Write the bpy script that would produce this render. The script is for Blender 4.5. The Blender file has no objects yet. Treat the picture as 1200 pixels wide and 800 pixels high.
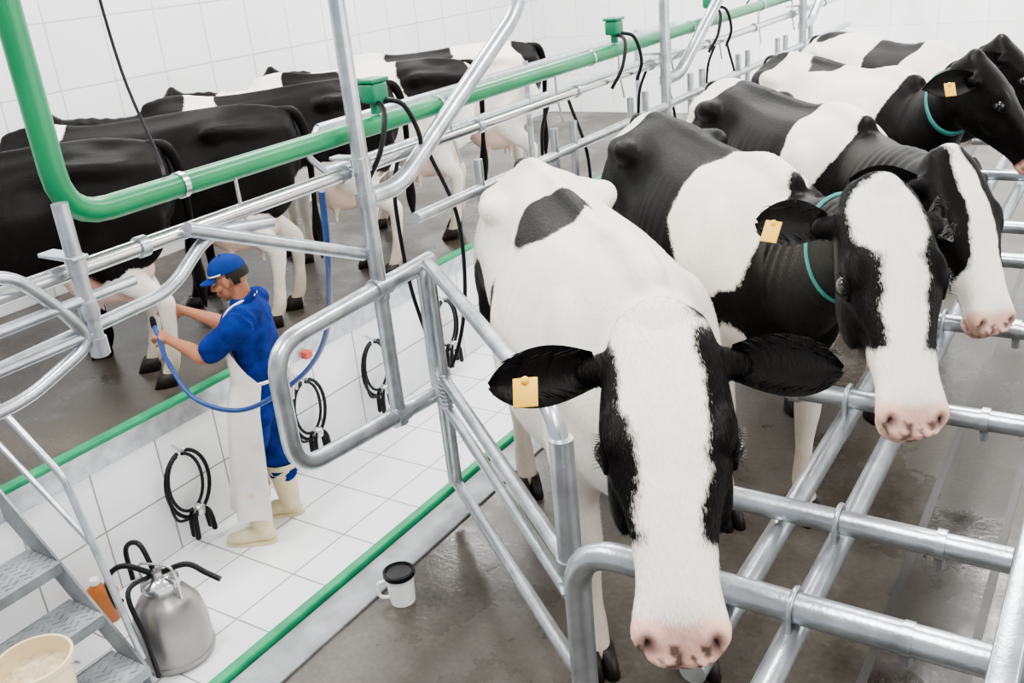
import bpy, bmesh, math, random
import numpy as np
from mathutils import Vector, Matrix
random.seed(3); np.random.seed(3)
ZO=2.25   # eye height above the stall platforms (platform level = 0)
A=np.array
def nrm(v):
    v=A(v,float); return v/(np.linalg.norm(v)+1e-12)
# ------------------------------------------------------------------ materials
def newmat(name):
    m=bpy.data.materials.new(name); m.use_nodes=True
    nt=m.node_tree; b=nt.nodes['Principled BSDF']; return m,nt,b
def N(nt,t,**kw):
    n=nt.nodes.new(t)
    for k,v in kw.items():
        if k in n.inputs.keys(): n.inputs[k].default_value=v
        else: setattr(n,k,v)
    return n
def simple(name,col,rough=.5,metal=0,var=.06,scale=8,bump=0,bscale=60,coat=0,trans=0,spec=None):
    m,nt,b=newmat(name)
    tc=N(nt,'ShaderNodeTexCoord'); no=N(nt,'ShaderNodeTexNoise'); no.inputs['Scale'].default_value=scale; no.inputs['Detail'].default_value=5
    nt.links.new(tc.outputs['Object'],no.inputs['Vector'])
    r=N(nt,'ShaderNodeValToRGB'); c=A(col)
    r.color_ramp.elements[0].position=.3; r.color_ramp.elements[1].position=.7
    r.color_ramp.elements[0].color=(*np.clip(c*(1-var*2),0,1),1); r.color_ramp.elements[1].color=(*np.clip(c*(1+var),0,1),1)
    nt.links.new(no.outputs['Fac'],r.inputs[0]); nt.links.new(r.outputs[0],b.inputs['Base Color'])
    b.inputs['Roughness'].default_value=rough; b.inputs['Metallic'].default_value=metal
    b.inputs['Coat Weight'].default_value=coat; b.inputs['Transmission Weight'].default_value=trans
    if spec is not None: b.inputs['Specular IOR Level'].default_value=spec
    if bump>0:
        n2=N(nt,'ShaderNodeTexNoise'); n2.inputs['Scale'].default_value=bscale; nt.links.new(tc.outputs['Object'],n2.inputs['Vector'])
        bp=N(nt,'ShaderNodeBump'); bp.inputs['Strength'].default_value=bump; bp.inputs['Distance'].default_value=.01
        nt.links.new(n2.outputs['Fac'],bp.inputs['Height']); nt.links.new(bp.outputs[0],b.inputs['Normal'])
    return m
def tile(name,axes,w,h,col=(.86,.87,.88),grout=(.45,.45,.45),off=(0,0),mortar=.006,rough=.12):
    m,nt,b=newmat(name)
    g=N(nt,'ShaderNodeNewGeometry'); s=N(nt,'ShaderNodeSeparateXYZ'); c=N(nt,'ShaderNodeCombineXYZ')
    nt.links.new(g.outputs['Position'],s.inputs[0])
    for i,a in enumerate(axes):
        ad=N(nt,'ShaderNodeMath',operation='ADD'); ad.inputs[1].default_value=off[i]+50*(w if i==0 else h)
        nt.links.new(s.outputs['XYZ'.index(a)],ad.inputs[0]); nt.links.new(ad.outputs[0],c.inputs[i])
    br=N(nt,'ShaderNodeTexBrick'); br.offset=0; br.squash=1
    br.inputs['Scale'].default_value=1; br.inputs['Mortar Size'].default_value=mortar; br.inputs['Mortar Smooth'].default_value=.3
    br.inputs['Brick Width'].default_value=w; br.inputs['Row Height'].default_value=h
    br.inputs['Color1'].default_value=(*col,1); br.inputs['Color2'].default_value=(*(A(col)*.95),1); br.inputs['Mortar'].default_value=(*grout,1)
    nt.links.new(c.outputs[0],br.inputs['Vector'])
    no=N(nt,'ShaderNodeTexNoise'); no.inputs['Scale'].default_value=1.3; no.inputs['Detail'].default_value=6; nt.links.new(g.outputs['Position'],no.inputs['Vector'])
    mp=N(nt,'ShaderNodeMapRange'); mp.inputs['From Min'].default_value=.35; mp.inputs['From Max'].default_value=.75; mp.inputs['To Min'].default_value=1; mp.inputs['To Max'].default_value=.88
    nt.links.new(no.outputs['Fac'],mp.inputs['Value'])
    mx=N(nt,'ShaderNodeMix',data_type='RGBA',blend_type='MULTIPLY'); mx.inputs[0].default_value=1
    nt.links.new(br.outputs['Color'],mx.inputs[6]); nt.links.new(mp.outputs[0],mx.inputs[7]); nt.links.new(mx.outputs[2],b.inputs['Base Color'])
    b.inputs['Roughness'].default_value=rough
    bp=N(nt,'ShaderNodeBump'); bp.invert=True; bp.inputs['Strength'].default_value=.4; bp.inputs['Distance'].default_value=.004
    nt.links.new(br.outputs['Fac'],bp.inputs['Height']); nt.links.new(bp.outputs[0],b.inputs['Normal'])
    return m
def wetfloor(name,c1,c2,c3):
    m,nt,b=newmat(name)
    g=N(nt,'ShaderNodeNewGeometry')
    a=N(nt,'ShaderNodeTexNoise'); a.inputs['Scale'].default_value=.9; a.inputs['Detail'].default_value=8; a.inputs['Roughness'].default_value=.65
    d=N(nt,'ShaderNodeTexNoise'); d.inputs['Scale'].default_value=45; d.inputs['Detail'].default_value=4
    for x in (a,d): nt.links.new(g.outputs['Position'],x.inputs['Vector'])
    r=N(nt,'ShaderNodeValToRGB'); e=r.color_ramp.elements; e[0].position=.35; e[0].color=(*c1,1); e[1].position=.68; e[1].color=(*c3,1)
    k=e.new(.52); k.color=(*c2,1)
    nt.links.new(a.outputs['Fac'],r.inputs[0])
    mx=N(nt,'ShaderNodeMix',data_type='RGBA',blend_type='OVERLAY'); mx.inputs[0].default_value=.5
    nt.links.new(r.outputs[0],mx.inputs[6]); nt.links.new(d.outputs['Fac'],mx.inputs[7]); nt.links.new(mx.outputs[2],b.inputs['Base Color'])
    mr=N(nt,'ShaderNodeMapRange'); mr.inputs['From Min'].default_value=.4; mr.inputs['From Max'].default_value=.62; mr.inputs['To Min'].default_value=.14; mr.inputs['To Max'].default_value=.55
    nt.links.new(a.outputs['Fac'],mr.inputs['Value']); nt.links.new(mr.outputs[0],b.inputs['Roughness'])
    b.inputs['Specular IOR Level'].default_value=.28
    bp=N(nt,'ShaderNodeBump'); bp.inputs['Strength'].default_value=.25; bp.inputs['Distance'].default_value=.003
    nt.links.new(d.outputs['Fac'],bp.inputs['Height']); nt.links.new(bp.outputs[0],b.inputs['Normal'])
    return m
def cowmat():
    m,nt,b=newmat('cow_hide')
    tc=N(nt,'ShaderNodeTexCoord')
    def at(n):
        x=N(nt,'ShaderNodeAttribute'); x.attribute_name=n; return x.outputs['Fac']
    def math_(op,a,b_=None,clamp=False):
        x=N(nt,'ShaderNodeMath',operation=op); x.use_clamp=clamp
        for i,v in enumerate((a,b_)):
            if v is None: continue
            if isinstance(v,(int,float)): x.inputs[i].default_value=v
            else: nt.links.new(v,x.inputs[i])
        return x.outputs[0]
    def noise(s,d=4):
        n=N(nt,'ShaderNodeTexNoise'); n.inputs['Scale'].default_value=s; n.inputs['Detail'].default_value=d
        nt.links.new(tc.outputs['Object'],n.inputs['Vector']); return n.outputs['Fac']
    def streak(sc):
        n=N(nt,'ShaderNodeTexNoise'); n.inputs['Scale'].default_value=1; n.inputs['Detail'].default_value=4
        q=N(nt,'ShaderNodeMapping'); q.inputs['Scale'].default_value=sc; nt.links.new(tc.outputs['Object'],q.inputs['Vector']); nt.links.new(q.outputs[0],n.inputs['Vector']); return n.outputs['Fac']
    n1=noise(6,3); n2=streak((90,200,70))
    f=math_('ADD',at('blk'),math_('MULTIPLY',math_('SUBTRACT',n1,.5),.10))
    f=math_('ADD',f,math_('MULTIPLY',math_('SUBTRACT',n2,.5),.016))
    fr=f
    f=math_('ADD',math_('MULTIPLY',f,90),.5,True)
    def mix(fac,a,bb):
        x=N(nt,'ShaderNodeMix',data_type='RGBA')
        nt.links.new(fac,x.inputs[0])
        for i,v in ((6,a),(7,bb)):
            if isinstance(v,tuple): x.inputs[i].default_value=(*v,1)
            else: nt.links.new(v,x.inputs[i])
        return x.outputs[2]
    fur=streak((55,190,80))
    w=mix(noise(5,6),(.90,.86,.79),(.78,.71,.62))
    w=mix(math_('MULTIPLY',math_('SUBTRACT',fur,.42,True),1.2,True),w,(.66,.58,.48))
    w=mix(math_('MULTIPLY',at('dirt'),math_('ADD',noise(9,5),.25),True),w,(.28,.19,.10))
    k=mix(noise(4,5),(.0010,.0010,.0011),(.0032,.0022,.0018))
    c=mix(f,w,k)
    c=mix(math_('MULTIPLY',at('pink'),.85),c,(.66,.33,.24))
    c=mix(at('dark'),c,(.010,.007,.006))
    nt.links.new(c,b.inputs['Base Color'])
    b.inputs['Roughness'].default_value=.45
    sp=math_('SUBTRACT',.22,math_('MULTIPLY',f,.17)); nt.links.new(sp,b.inputs['Specular IOR Level'])
    bp=N(nt,'ShaderNodeBump'); bp.inputs['Strength'].default_value=.4; bp.inputs['Distance'].default_value=.004
    nt.links.new(fur,bp.inputs['Height']); nt.links.new(bp.outputs[0],b.inputs['Normal'])
    return m
M={}
M['steel']=simple('galvanised_steel',(.44,.47,.50),.30,.82,.16,14,.08,90)
M['plate']=simple('galvanised_sheet',(.24,.255,.265),.55,.35,.22,7,.15,60,spec=.3)
M['stain']=simple('stainless_steel',(.52,.52,.52),.22,.95,.05,6)
M['can']=simple('brushed_steel_can',(.27,.26,.25),.34,.9,.1,5)
M['green']=simple('green_plastic_pipe',(.0,.16,.055),.3,0,.12,5,spec=.25)
M['gedge']=simple('green_rubber_edge',(.0,.21,.08),.45,0,.15,9,spec=.2)
M['dgreen']=simple('green_pulsator_plastic',(.0,.12,.055),.4,0,.05,9,spec=.25)
M['rubber']=simple('black_rubber',(.003,.003,.004),.42,0,.1,20,spec=.15)
M['cable']=simple('cable_black',(.003,.003,.005),.5,spec=.15)
M['blueh']=simple('blue_hose',(.005,.030,.14),.35,0,.08,10,spec=.3)
M['cloth']=simple('blue_coverall_cloth',(.0015,.013,.13),.9,0,.3,14,.6,28,spec=.08)
M['cap']=simple('blue_cap_cloth',(.002,.018,.13),.85,0,.1,20,.3,80,spec=.08)
M['apron']=simple('white_apron_vinyl',(.68,.64,.57),.5,0,.08,6,.3,9)
M['boot']=simple('cream_rubber_boot',(.64,.54,.31),.38,0,.08,9)
M['skin']=simple('skin',(.30,.115,.058),.55,0,.08,14,spec=.3)
M['hair']=simple('dark_hair',(.008,.006,.004),.6,0,.1,60,.6,150,spec=.15)
M['eye']=simple('eye_dark',(.004,.003,.002),.05,0,.02,5)
M['eyew']=simple('eye_white',(.8,.78,.74),.2)
M['tag']=simple('yellow_ear_tag',(.80,.42,.01),.45,0,.05,9)
M['collar']=simple('teal_collar',(.0,.17,.15),.6,0,.1,30)
M['orange']=simple('brown_orange_plastic',(.42,.11,.01),.4,0,.05,9)
M['cream']=simple('cream_plastic_pail',(.80,.66,.40),.4,0,.04,6)
M['milkpw']=simple('pail_contents',(.55,.43,.26),.7,0,.2,30,.6,50)
M['whitep']=simple('white_plastic',(.85,.86,.86),.3,0,.03,6)
M['redp']=simple('red_plastic',(.45,.04,.02),.4)
M['conc']=wetfloor('wet_concrete',(.026,.022,.017),(.060,.052,.042),(.125,.112,.095))
M['concL']=wetfloor('wet_concrete_dark',(.012,.009,.006),(.032,.026,.020),(.075,.064,.052))
M['groove']=simple('dark_drain',(.010,.008,.006),.4)
M['wallL']=tile('wall_tile_left','YZ',.50,.50,grout=(.50,.51,.52),mortar=.007)
M['wallE']=tile('wall_tile_end','XZ',.50,.50,col=(.95,.95,.95),grout=(.72,.72,.72))
M['pitW']=tile('pit_wall_tile','YZ',.42,.37,grout=(.25,.24,.22),off=(.1,.12))
M['pitF']=tile('pit_floor_tile','XY',.42,.42,col=(.84,.85,.86),grout=(.28,.275,.27),off=(.25,0))
M['ceil']=simple('ceiling_white',(.85,.85,.85),.8)
M['cow']=cowmat()
# ------------------------------------------------------------------ geometry helpers (return verts, faces)
def catmull(P,sub):
    P=A(P,float); n=len(P)
    if n<3: 
        return A([P[0]+(P[-1]-P[0])*t for t in np.linspace(0,1,sub+1)])
    out=[]
    for i in range(n-1):
        p0=P[max(i-1,0)] if i>0 else 2*P[0]-P[1]; p1=P[i]; p2=P[i+1]; p3=P[i+2] if i+2<n else 2*P[-1]-P[-2]
        for k in range(sub):
            t=k/sub
            out.append(.5*((2*p1)+(-p0+p2)*t+(2*p0-5*p1+4*p2-p3)*t*t+(-p0+3*p1-3*p2+p3)*t**3))
    out.append(P[-1]); return A(out)
def loft(rings,closed=True):
    s=len(rings[0]); V=[p for r in rings for p in r]; F=[]
    for i in range(len(rings)-1):
        for j in range(s):
            a=i*s+j; b=i*s+(j+1)%s; F.append((a,b,b+s,a+s))
    if closed:
        for idx,rv in ((0,True),(len(rings)-1,False)):
            c=np.mean(rings[idx],axis=0); V.append(c); ci=len(V)-1
            for j in range(s):
                a=idx*s+j; b=idx*s+(j+1)%s; F.append((b,a,ci) if rv else (a,b,ci))
    return A(V,float),F
def chain(pts,rad,seg=14,sub=4,up=(0,0,1),cap=1.0):
    R=[(r,r) if np.isscalar(r) else r for r in rad]
    D=np.hstack([A(pts,float),A(R,float)]); D=catmull(D,sub); P=D[:,:3]; R=np.maximum(D[:,3:],1e-4)
    rings=[]; th=np.linspace(0,2*math.pi,seg,endpoint=False); fr=[]
    for i in range(len(P)):
        t=nrm(P[min(i+1,len(P)-1)]-P[max(i-1,0)]); s=np.cross(up,t)
        if np.linalg.norm(s)<.05: s=np.cross((0.3,1,0.1),t)
        s=nrm(s); u=np.cross(t,s); fr.append((t,s,u))
    def ring(c,f,a,b): return A([c+a*math.cos(q)*f[1]+b*math.sin(q)*f[2] for q in th])
    if cap>0:
        for k in (3,2,1):
            q=k/3.3*math.pi/2; r=R[0].mean()*cap; rings.append(ring(P[0]-fr[0][0]*r*math.sin(q),fr[0],R[0][0]*math.cos(q),R[0][1]*math.cos(q)))
    for i in range(len(P)): rings.append(ring(P[i],fr[i],R[i][0],R[i][1]))
    if cap>0:
        for k in (1,2,3):
            q=k/3.3*math.pi/2; r=R[-1].mean()*cap; rings.append(ring(P[-1]+fr[-1][0]*r*math.sin(q),fr[-1],R[-1][0]*math.cos(q),R[-1][1]*math.cos(q)))
    return loft(rings)
def ell(c,r,seg=18,rot=None):
    rings=[]; th=np.linspace(0,2*math.pi,seg,endpoint=False)
    for k in range(1,12):
        q=math.pi*k/12-math.pi/2
        rings.append(A([(r[0]*math.cos(q)*math.cos(t),r[1]*math.cos(q)*math.sin(t),r[2]*math.sin(q)) for t in th]))
    V,F=loft(rings)
    if rot is not None: V=V@A(rot).T
    return V+A(c),F
def sring(c,side,up,hw,top,bot,n=2.0,seg=28):
    out=[]
    for q in np.linspace(0,2*math.pi,seg,endpoint=False):
        cs,sn=math.cos(q),math.sin(q)
        a=math.copysign(abs(cs)**(2/n),cs)*hw; b=math.copysign(abs(sn)**(2/n),sn)*(top if sn>0 else bot)
        out.append(A(c)+A(side)*a+A(up)*b)
    return A(out)
def lathe(prof,c,seg=32):
    th=np.linspace(0,2*math.pi,seg,endpoint=False)
    rings=[A([(c[0]+r*math.cos(t),c[1]+r*math.sin(t),c[2]+z) for t in th]) for r,z in prof]
    return loft(rings)
def fillet(P,r,n=7):
    P=[A(p,float) for p in P]; out=[P[0]]
    for i in range(1,len(P)-1):
        a,b,c=P[i-1],P[i],P[i+1]; d1=nrm(a-b); d2=nrm(c-b)
        k=min(r,np.linalg.norm(a-b)*.48,np.linalg.norm(c-b)*.48)
        p=b+d1*k; q=b+d2*k
        for t in np.linspace(0,1,n): out.append((1-t)**2*p+2*t*(1-t)*b+t*t*q)
    out.append(P[-1]); return out
def tube(P,r,fr=.08,seg=14,raw=False):
    P=[A(p,float) for p in P]
    if not raw and fr>0 and len(P)>2: P=fillet(P,fr)
    rings=[]; t=nrm(P[1]-P[0]); s=np.cross(t,(0,0,1)); 
    if np.linalg.norm(s)<.05: s=np.cross(t,(0,1,0))
    s=nrm(s)
    th=np.linspace(0,2*math.pi,seg,endpoint=False)
    for i in range(len(P)):
        t=nrm(P[min(i+1,len(P)-1)]-P[max(i-1,0)]); s=nrm(s-t*np.dot(s,t)); u=np.cross(t,s)
        rings.append(A([P[i]+r*(math.cos(q)*s+math.sin(q)*u) for q in th]))
    return loft(rings)
def stube(P,r,sub=8,seg=12): return tube(catmull(P,sub),r,0,seg,True)
def box(c,s,bev=.004,rz=0):
    bm=bmesh.new(); bmesh.ops.create_cube(bm,size=1)
    for v in bm.verts: v.co=Vector((v.co.x*s[0],v.co.y*s[1],v.co.z*s[2]))
    if bev>0: bmesh.ops.bevel(bm,geom=list(bm.edges),offset=bev,segments=2,affect='EDGES',profile=.5)
    R=Matrix.Rotation(rz,3,'Z')
    bm.verts.index_update()
    V=A([tuple(R@v.co+Vector(c)) for v in bm.verts]); F=[tuple(v.index for v in f.verts) for f in bm.faces]
    bm.free(); return V,F
def remesh(parts,vox,it=6,fac=.5):
    V=[];F=[]
    o=0
    for v,f in parts:
        V.append(v); F+= [tuple(i+o for i in q) for q in f]; o+=len(v)
    V=np.vstack(V); me=bpy.data.meshes.new('t'); me.from_pydata(V.tolist(),[],F); me.update()
    ob=bpy.data.objects.new('t',me); bpy.context.collection.objects.link(ob)
    m=ob.modifiers.new('r','REMESH'); m.mode='VOXEL'; m.voxel_size=vox
    if it: s=ob.modifiers.new('s','SMOOTH'); s.factor=fac; s.iterations=it
    dg=bpy.context.evaluated_depsgraph_get(); e=ob.evaluated_get(dg); m2=bpy.data.meshes.new_from_object(e)
    n=len(m2.vertices); co=np.empty(n*3); m2.vertices.foreach_get('co',co); co=co.reshape(-1,3)
    nn=np.empty(n*3); m2.vertices.foreach_get('normal',nn); nn=nn.reshape(-1,3)
    faces=[tuple(p.vertices) for p in m2.polygons]
    bpy.data.objects.remove(ob); bpy.data.meshes.remove(me); bpy.data.meshes.remove(m2)
    return co,faces,nn
class MB:
    def __init__(s): s.V=[];s.F=[];s.m=[];s.mats=[];s.n=0;s.at={};s.sm=[]
    def add(s,vf,mat,attrs=None,smooth=True):
        V,F=vf[0],vf[1]; V=A(V,float)
        if mat not in s.mats: s.mats.append(mat)
        k=s.mats.index(mat); s.V.append(V); s.F+=[tuple(i+s.n for i in f) for f in F]; s.m+=[k]*len(F); s.sm+=[smooth]*len(F)
        for a in ('blk','pink','dark','dirt'):
            val=(attrs or {}).get(a,0.0)
            s.at.setdefault(a,[]).append(np.broadcast_to(A(val,float),(len(V),)).copy())
        s.n+=len(V); return s
    def build(s,name,loc=None,rotz=0,attrs=False,origin=True):
        V=np.vstack(s.V)
        if loc is None:
            c=(V.max(0)+V.min(0))/2; c[2]=V[:,2].min(); V=V-c; loc=(c[0],c[1],c[2]+ZO)
        me=bpy.data.meshes.new(name); me.from_pydata(V.tolist(),[],s.F); me.update()
        for k in s.mats: me.materials.append(M[k])
        me.polygons.foreach_set('material_index',s.m); me.polygons.foreach_set('use_smooth',s.sm)
        if attrs:
            for a,l in s.at.items():
                x=me.attributes.new(a,'FLOAT','POINT'); x.data.foreach_set('value',np.concatenate(l))
        bm=bmesh.new(); bm.from_mesh(me); bmesh.ops.recalc_face_normals(bm,faces=bm.faces); bm.to_mesh(me); bm.free()
        if not attrs:
            try: me.set_sharp_from_angle(angle=math.radians(50))
            except Exception: pass
        ob=bpy.data.objects.new(name,me); ob.location=loc; ob.rotation_euler=(0,0,rotz)
        bpy.context.collection.objects.link(ob); return ob
# ------------------------------------------------------------------ cows
def head_frame(poll,muz,up):
    poll=A(poll,float); x=nrm(A(muz)-poll); z=A(up,float); z=nrm(z-x*np.dot(z,x)); y=np.cross(z,x)
    return poll,A([x,y,z]).T
def make_cow(name,xy,ang,poll_w,muz_w,up_w,base,ops,vox=.018,hs=1.0,tag=None,collar=False,tail=True,leg=(0,0,0,0),width=1.0,ear=(-.02,1,-.16),coat=0):
    ca,sa=math.cos(ang),math.sin(ang); R=A([[ca,-sa,0],[sa,ca,0],[0,0,1]])   # local->world
    org=A([xy[0],xy[1],-ZO])
    tl=lambda p:(A(p,float)-org)@R
    if poll_w is None:
        poll=A([1.42,0.05,1.42]); muz=A([1.72,.08,1.0]); up=A([.7,0,.7])
    else:
        poll=tl(poll_w); muz=tl(muz_w); up=A(up_w,float)@R
    hp,H=head_frame(poll,muz,up); h2=lambda p:hp+H@(A(p,float)*hs)
    X,Y,Z=A([1,0,0]),A([0,1,0]),A([0,0,1])
    parts=[]
    tr=[(-.91,1.28,1.08,.09),(-.87,1.36,.98,.165),(-.76,1.405,.88,.235),(-.6,1.43,.80,.275),(-.42,1.45,.77,.29),(-.25,1.435,.72,.285),(-.08,1.425,.66,.31),(.12,1.42,.61,.345),(.3,1.42,.60,.34),(.48,1.43,.63,.305),(.62,1.45,.66,.265),(.75,1.43,.69,.235),(.87,1.36,.75,.19),(.96,1.26,.83,.12)]
    T=catmull(A(tr),3); rings=[]
    for x,t,b,hw in T:
        zc=b+(t-b)*.47; rings.append(sring((x,0,zc),Y,Z,hw*width,t-zc,zc-b,2.1))
    for r in rings:
        zt=r[:,2].max(); zb=r[:,2].min(); f=(r[:,2]-zb)/(zt-zb); r[:,1]*=1-.13*np.clip((f-.55)/.45,0,1)
    parts.append(loft(rings))
    parts.append(chain([(-.88,0,1.365),(-.6,0,1.43),(-.2,0,1.43),(.3,0,1.415),(.6,0,1.445),(.8,0,1.41)],[.035,.032,.032,.03,.045,.05]))
    for s in (1,-1):
        parts.append(ell((-.40,s*.205,1.325),(.10,.06,.05)))
        parts.append(chain([(-.40,s*.20,1.33),(-.63,s*.17,1.295),(-.83,s*.105,1.27)],[.05,.065,.055],cap=.6))
        parts.append(ell((.60,s*.175,1.08),(.17,.085,.26)))
        parts.append(ell((-.62,s*.175,1.0),(.23,.11,.28)))
        dx=leg[0] if s>0 else leg[1]; dh=leg[2] if s>0 else leg[3]
        parts.append(chain([(.66,s*.17,1.02),(.60,s*.19,.86),(.60+dx*.4,s*.18,.66),(.62+dx*.7,s*.165,.47),(.615+dx*.9,s*.16,.42),(.61+dx,s*.155,.28),(.61+dx,s*.155,.15),(.645+dx,s*.155,.06)],[(.08,.12),(.085,.115),(.062,.078),(.054,.058),(.048,.052),(.036,.038),(.046,.048),(.044,.048)],up=(1,0,0)))
        parts.append(chain([(-.60,s*.17,1.05),(-.48,s*.2,.86),(-.56+dh*.4,s*.185,.70),(-.72+dh*.8,s*.165,.535),(-.735+dh*.9,s*.16,.48),(-.72+dh,s*.155,.30),(-.70+dh,s*.155,.16),(-.66+dh,s*.155,.06)],[(.10,.17),(.10,.14),(.07,.098),(.054,.064),(.049,.058),(.038,.045),(.047,.050),(.045,.049)],up=(1,0,0)))
    parts.append(ell((-.45,0,.70),(.26,.20,.19)))
    parts.append(ell((.78,0,.82),(.16,.12,.17)))
    c1=h2((.07,0,-.10)); n0=A([.60,0,1.12]); n1=A([.86,0,1.14]); side=c1-n1
    pts=[n0,n1,n1+side*.38,n1+side*.72+A([0,0,.01]),c1]
    parts.append(chain(pts,[(.19,.27),(.165,.255),(.125,.195),(.103,.155),(.088,.118)],seg=22,sub=5,cap=.35))
    v1,f1,_=remesh(parts,max(vox,.014),11)
    parts=[(v1,f1)]
    for sx in (-.55,-.35):
        for sy in (.085,-.085): parts.append(chain([(sx,sy,.57),(sx,sy*1.1,.50),(sx,sy*1.12,.455)],[.035,.018,.015],up=(1,0,0),seg=10))
    hr=[(-.045,.045,.016,.08),(-.02,.074,.036,.11),(.03,.093,.050,.155),(.09,.104,.058,.185),(.15,.111,.060,.198),(.21,.113,.056,.195),(.265,.098,.048,.178),(.32,.081,.043,.152),(.38,.068,.038,.130),(.43,.065,.033,.114),(.475,.073,.024,.105),(.508,.076,.006,.096),(.535,.064,-.016,.084),(.550,.042,-.034,.070)]
    Hr=catmull(A(hr),3); rings=[]
    for x,hw,t,b in Hr:
        rings.append(sring(h2((x,0,-.0)),H@Y,H@Z,hw*hs,t*hs,b*hs,2.3,32))
    for (x,hw,t,b),r in zip(Hr,rings):
        loc=(r-hp)@H/hs; k=np.clip(-loc[:,2]/max(b,.01),0,1); loc[:,1]*=1-.36*k**1.2; r[:]=hp+(loc*hs)@H.T
    parts.append(loft(rings))
    for s in (1,-1):
        parts.append(ell(h2((.190,s*.088,.030)),(.048*hs,.024*hs,.022*hs),rot=H))
        parts.append(ell(h2((.25,s*.078,-.060)),(.09*hs,.026*hs,.05*hs),rot=H))
        parts.append(ell(h2((.498,s*.050,-.006)),(.034*hs,.028*hs,.026*hs),rot=H))
        parts.append(chain([h2((.06,s*.05,-.01)),h2((.062,s*.125,-.026))],[.040*hs,.026*hs]))
    parts.append(ell(h2((-.005,0,.018)),(.05*hs,.055*hs,.034*hs),rot=H))
    parts.append(ell(h2((.50,0,-.085)),(.048*hs,.052*hs,.024*hs),rot=H))
    V,F,NN=remesh(parts,vox,max(2,int(.035/vox)))
    L=((V-hp)@H)/hs
    def tdent(c,r,depth):
        d=np.linalg.norm((V-A(c))/A(r),axis=1); V[:]=V-NN*(np.exp(-d**2*1.5)*depth)[:,None]
    for s in (1,-1):
        tdent((-.20,s*.27,1.27),(.16,.14,.13),.040)       # hunger hollow
        tdent((-.40,s*.30,.98),(.07,.14,.20),.018)
        tdent((.43,s*.29,1.12),(.07,.14,.28),.016)        # behind shoulder
        tdent((.80,s*.20,1.22),(.07,.12,.18),.014)
        tdent((-.63,s*.10,1.43),(.14,.05,.08),.014)
        tdent((.10,s*.09,1.43),(.40,.045,.06),.008)
        tdent((-.78,s*.20,1.12),(.07,.10,.20),.016)
    rib=np.clip(1-np.abs(V[:,0]-.15)/.30,0,1)*np.clip(1-np.abs(V[:,2]-1.08)/.26,0,1)*(np.abs(V[:,1])>.15)
    V-=NN*(rib*.005*(1+np.sin((V[:,0]+.25*V[:,2])*88)))[:,None]
    hip=np.exp(-(((V[:,0]+.41)/.07)**2+((np.abs(V[:,1])-.235)/.05)**2+((V[:,2]-1.35)/.06)**2)); V+=NN*(hip*.014)[:,None]
    nk=np.clip(1-np.abs(L[:,0]+.16)/.16,0,1)*(V[:,0]>.95)*(np.abs(L[:,1])<.3); V-=NN*(nk*.004*(1+np.sin(L[:,0]*95+L[:,2]*30)))[:,None]
    L=((V-hp)@H)/hs
    dark=np.zeros(len(V)); pink=np.zeros(len(V))
    def dent(c,r,depth):
        d=np.linalg.norm((L-A(c))/A(r),axis=1); g=np.exp(-d**2*1.6); V[:]=V-NN*(g*depth*hs)[:,None]; return d
    if vox<.013:
        for s in (1,-1):
            d=dent((.520,s*.052,.002),(.020,.013,.020),.024); dark=np.maximum(dark,np.clip(1.45-d,0,1))
            dent((.215,s*.113,.002),(.026,.03,.019),.010)
            dent((.32,s*.080,-.01),(.07,.03,.03),.008)
            dent((.10,s*.06,.07),(.06,.03,.03),.004)
        dent((.535,0,-.02),(.05,.007,.05),.005); dent((.13,0,.06),(.10,.02,.03),.004)
    else:
        for s in (1,-1):
            d=np.linalg.norm((L-A((.520,s*.052,.0)))/A((.019,.016,.019)),axis=1); dark=np.maximum(dark,np.clip(1.35-d,0,1))
    mouth=(np.abs(L[:,2]+.068+(.53-L[:,0])*.10)<.0045)&(L[:,0]>.40)&(L[:,0]<.60)&(np.abs(L[:,1])<.1); dark=np.maximum(dark,mouth*.7)
    pink=np.clip((L[:,0]-.484+.25*np.abs(L[:,1]))/.018,0,1)*(np.abs(L[:,1])<.12)*(L[:,0]<.65)*(np.abs(L[:,2])<.2)
    sp=.8*np.sin(L[:,0]*150+1)*np.sin(L[:,1]*130)*np.sin(L[:,2]*120+2)+.3*np.sin(L[:,1]*260+L[:,2]*190)+.35*np.clip(1-np.abs(L[:,1])/.03,0,1)
    dark=np.maximum(dark,np.clip((sp-.12)*4,0,.85)*(L[:,0]>.520)*(pink>.6)*(L[:,2]>-.07))
    du=np.linalg.norm((V-A([-.45,0,.66]))/A([.27,.21,.2]),axis=1); pink=np.maximum(pink,np.clip((1.12-du)*4,0,.7)*(V[:,2]<.74))
    f=np.full(len(V),.3 if base=='b' else -.3)
    for col,sp_,c,r in ops:
        P=V if sp_=='T' else L
        s_=(1-np.linalg.norm((P-A(c))/A(r),axis=1))*min(r)
        f=np.maximum(f,s_) if col=='b' else np.minimum(f,-s_)
    for s in (1,-1):
        s_=(1-np.linalg.norm((L-A((.06,s*.125,-.03)))/A((.06,.05,.06)),axis=1))*.05; f=np.maximum(f,s_)
        s_=(1-np.linalg.norm((L-A((.215,s*.115,.0)))/A((.05,.03,.045)),axis=1))*.08; f=np.maximum(f,s_)
    dirt=np.clip((.62-V[:,2])/.45,0,1)*.8+np.clip((-.5-V[:,0])/.4,0,1)*np.clip((1.2-V[:,2]),0,.5)*.5
    dirt*= (V[:,0]<.95); dirt=np.clip(dirt,0,1)
    mb=MB(); mb.add((V,F),'cow',dict(blk=f,pink=pink,dark=dark,dirt=dirt))
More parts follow.
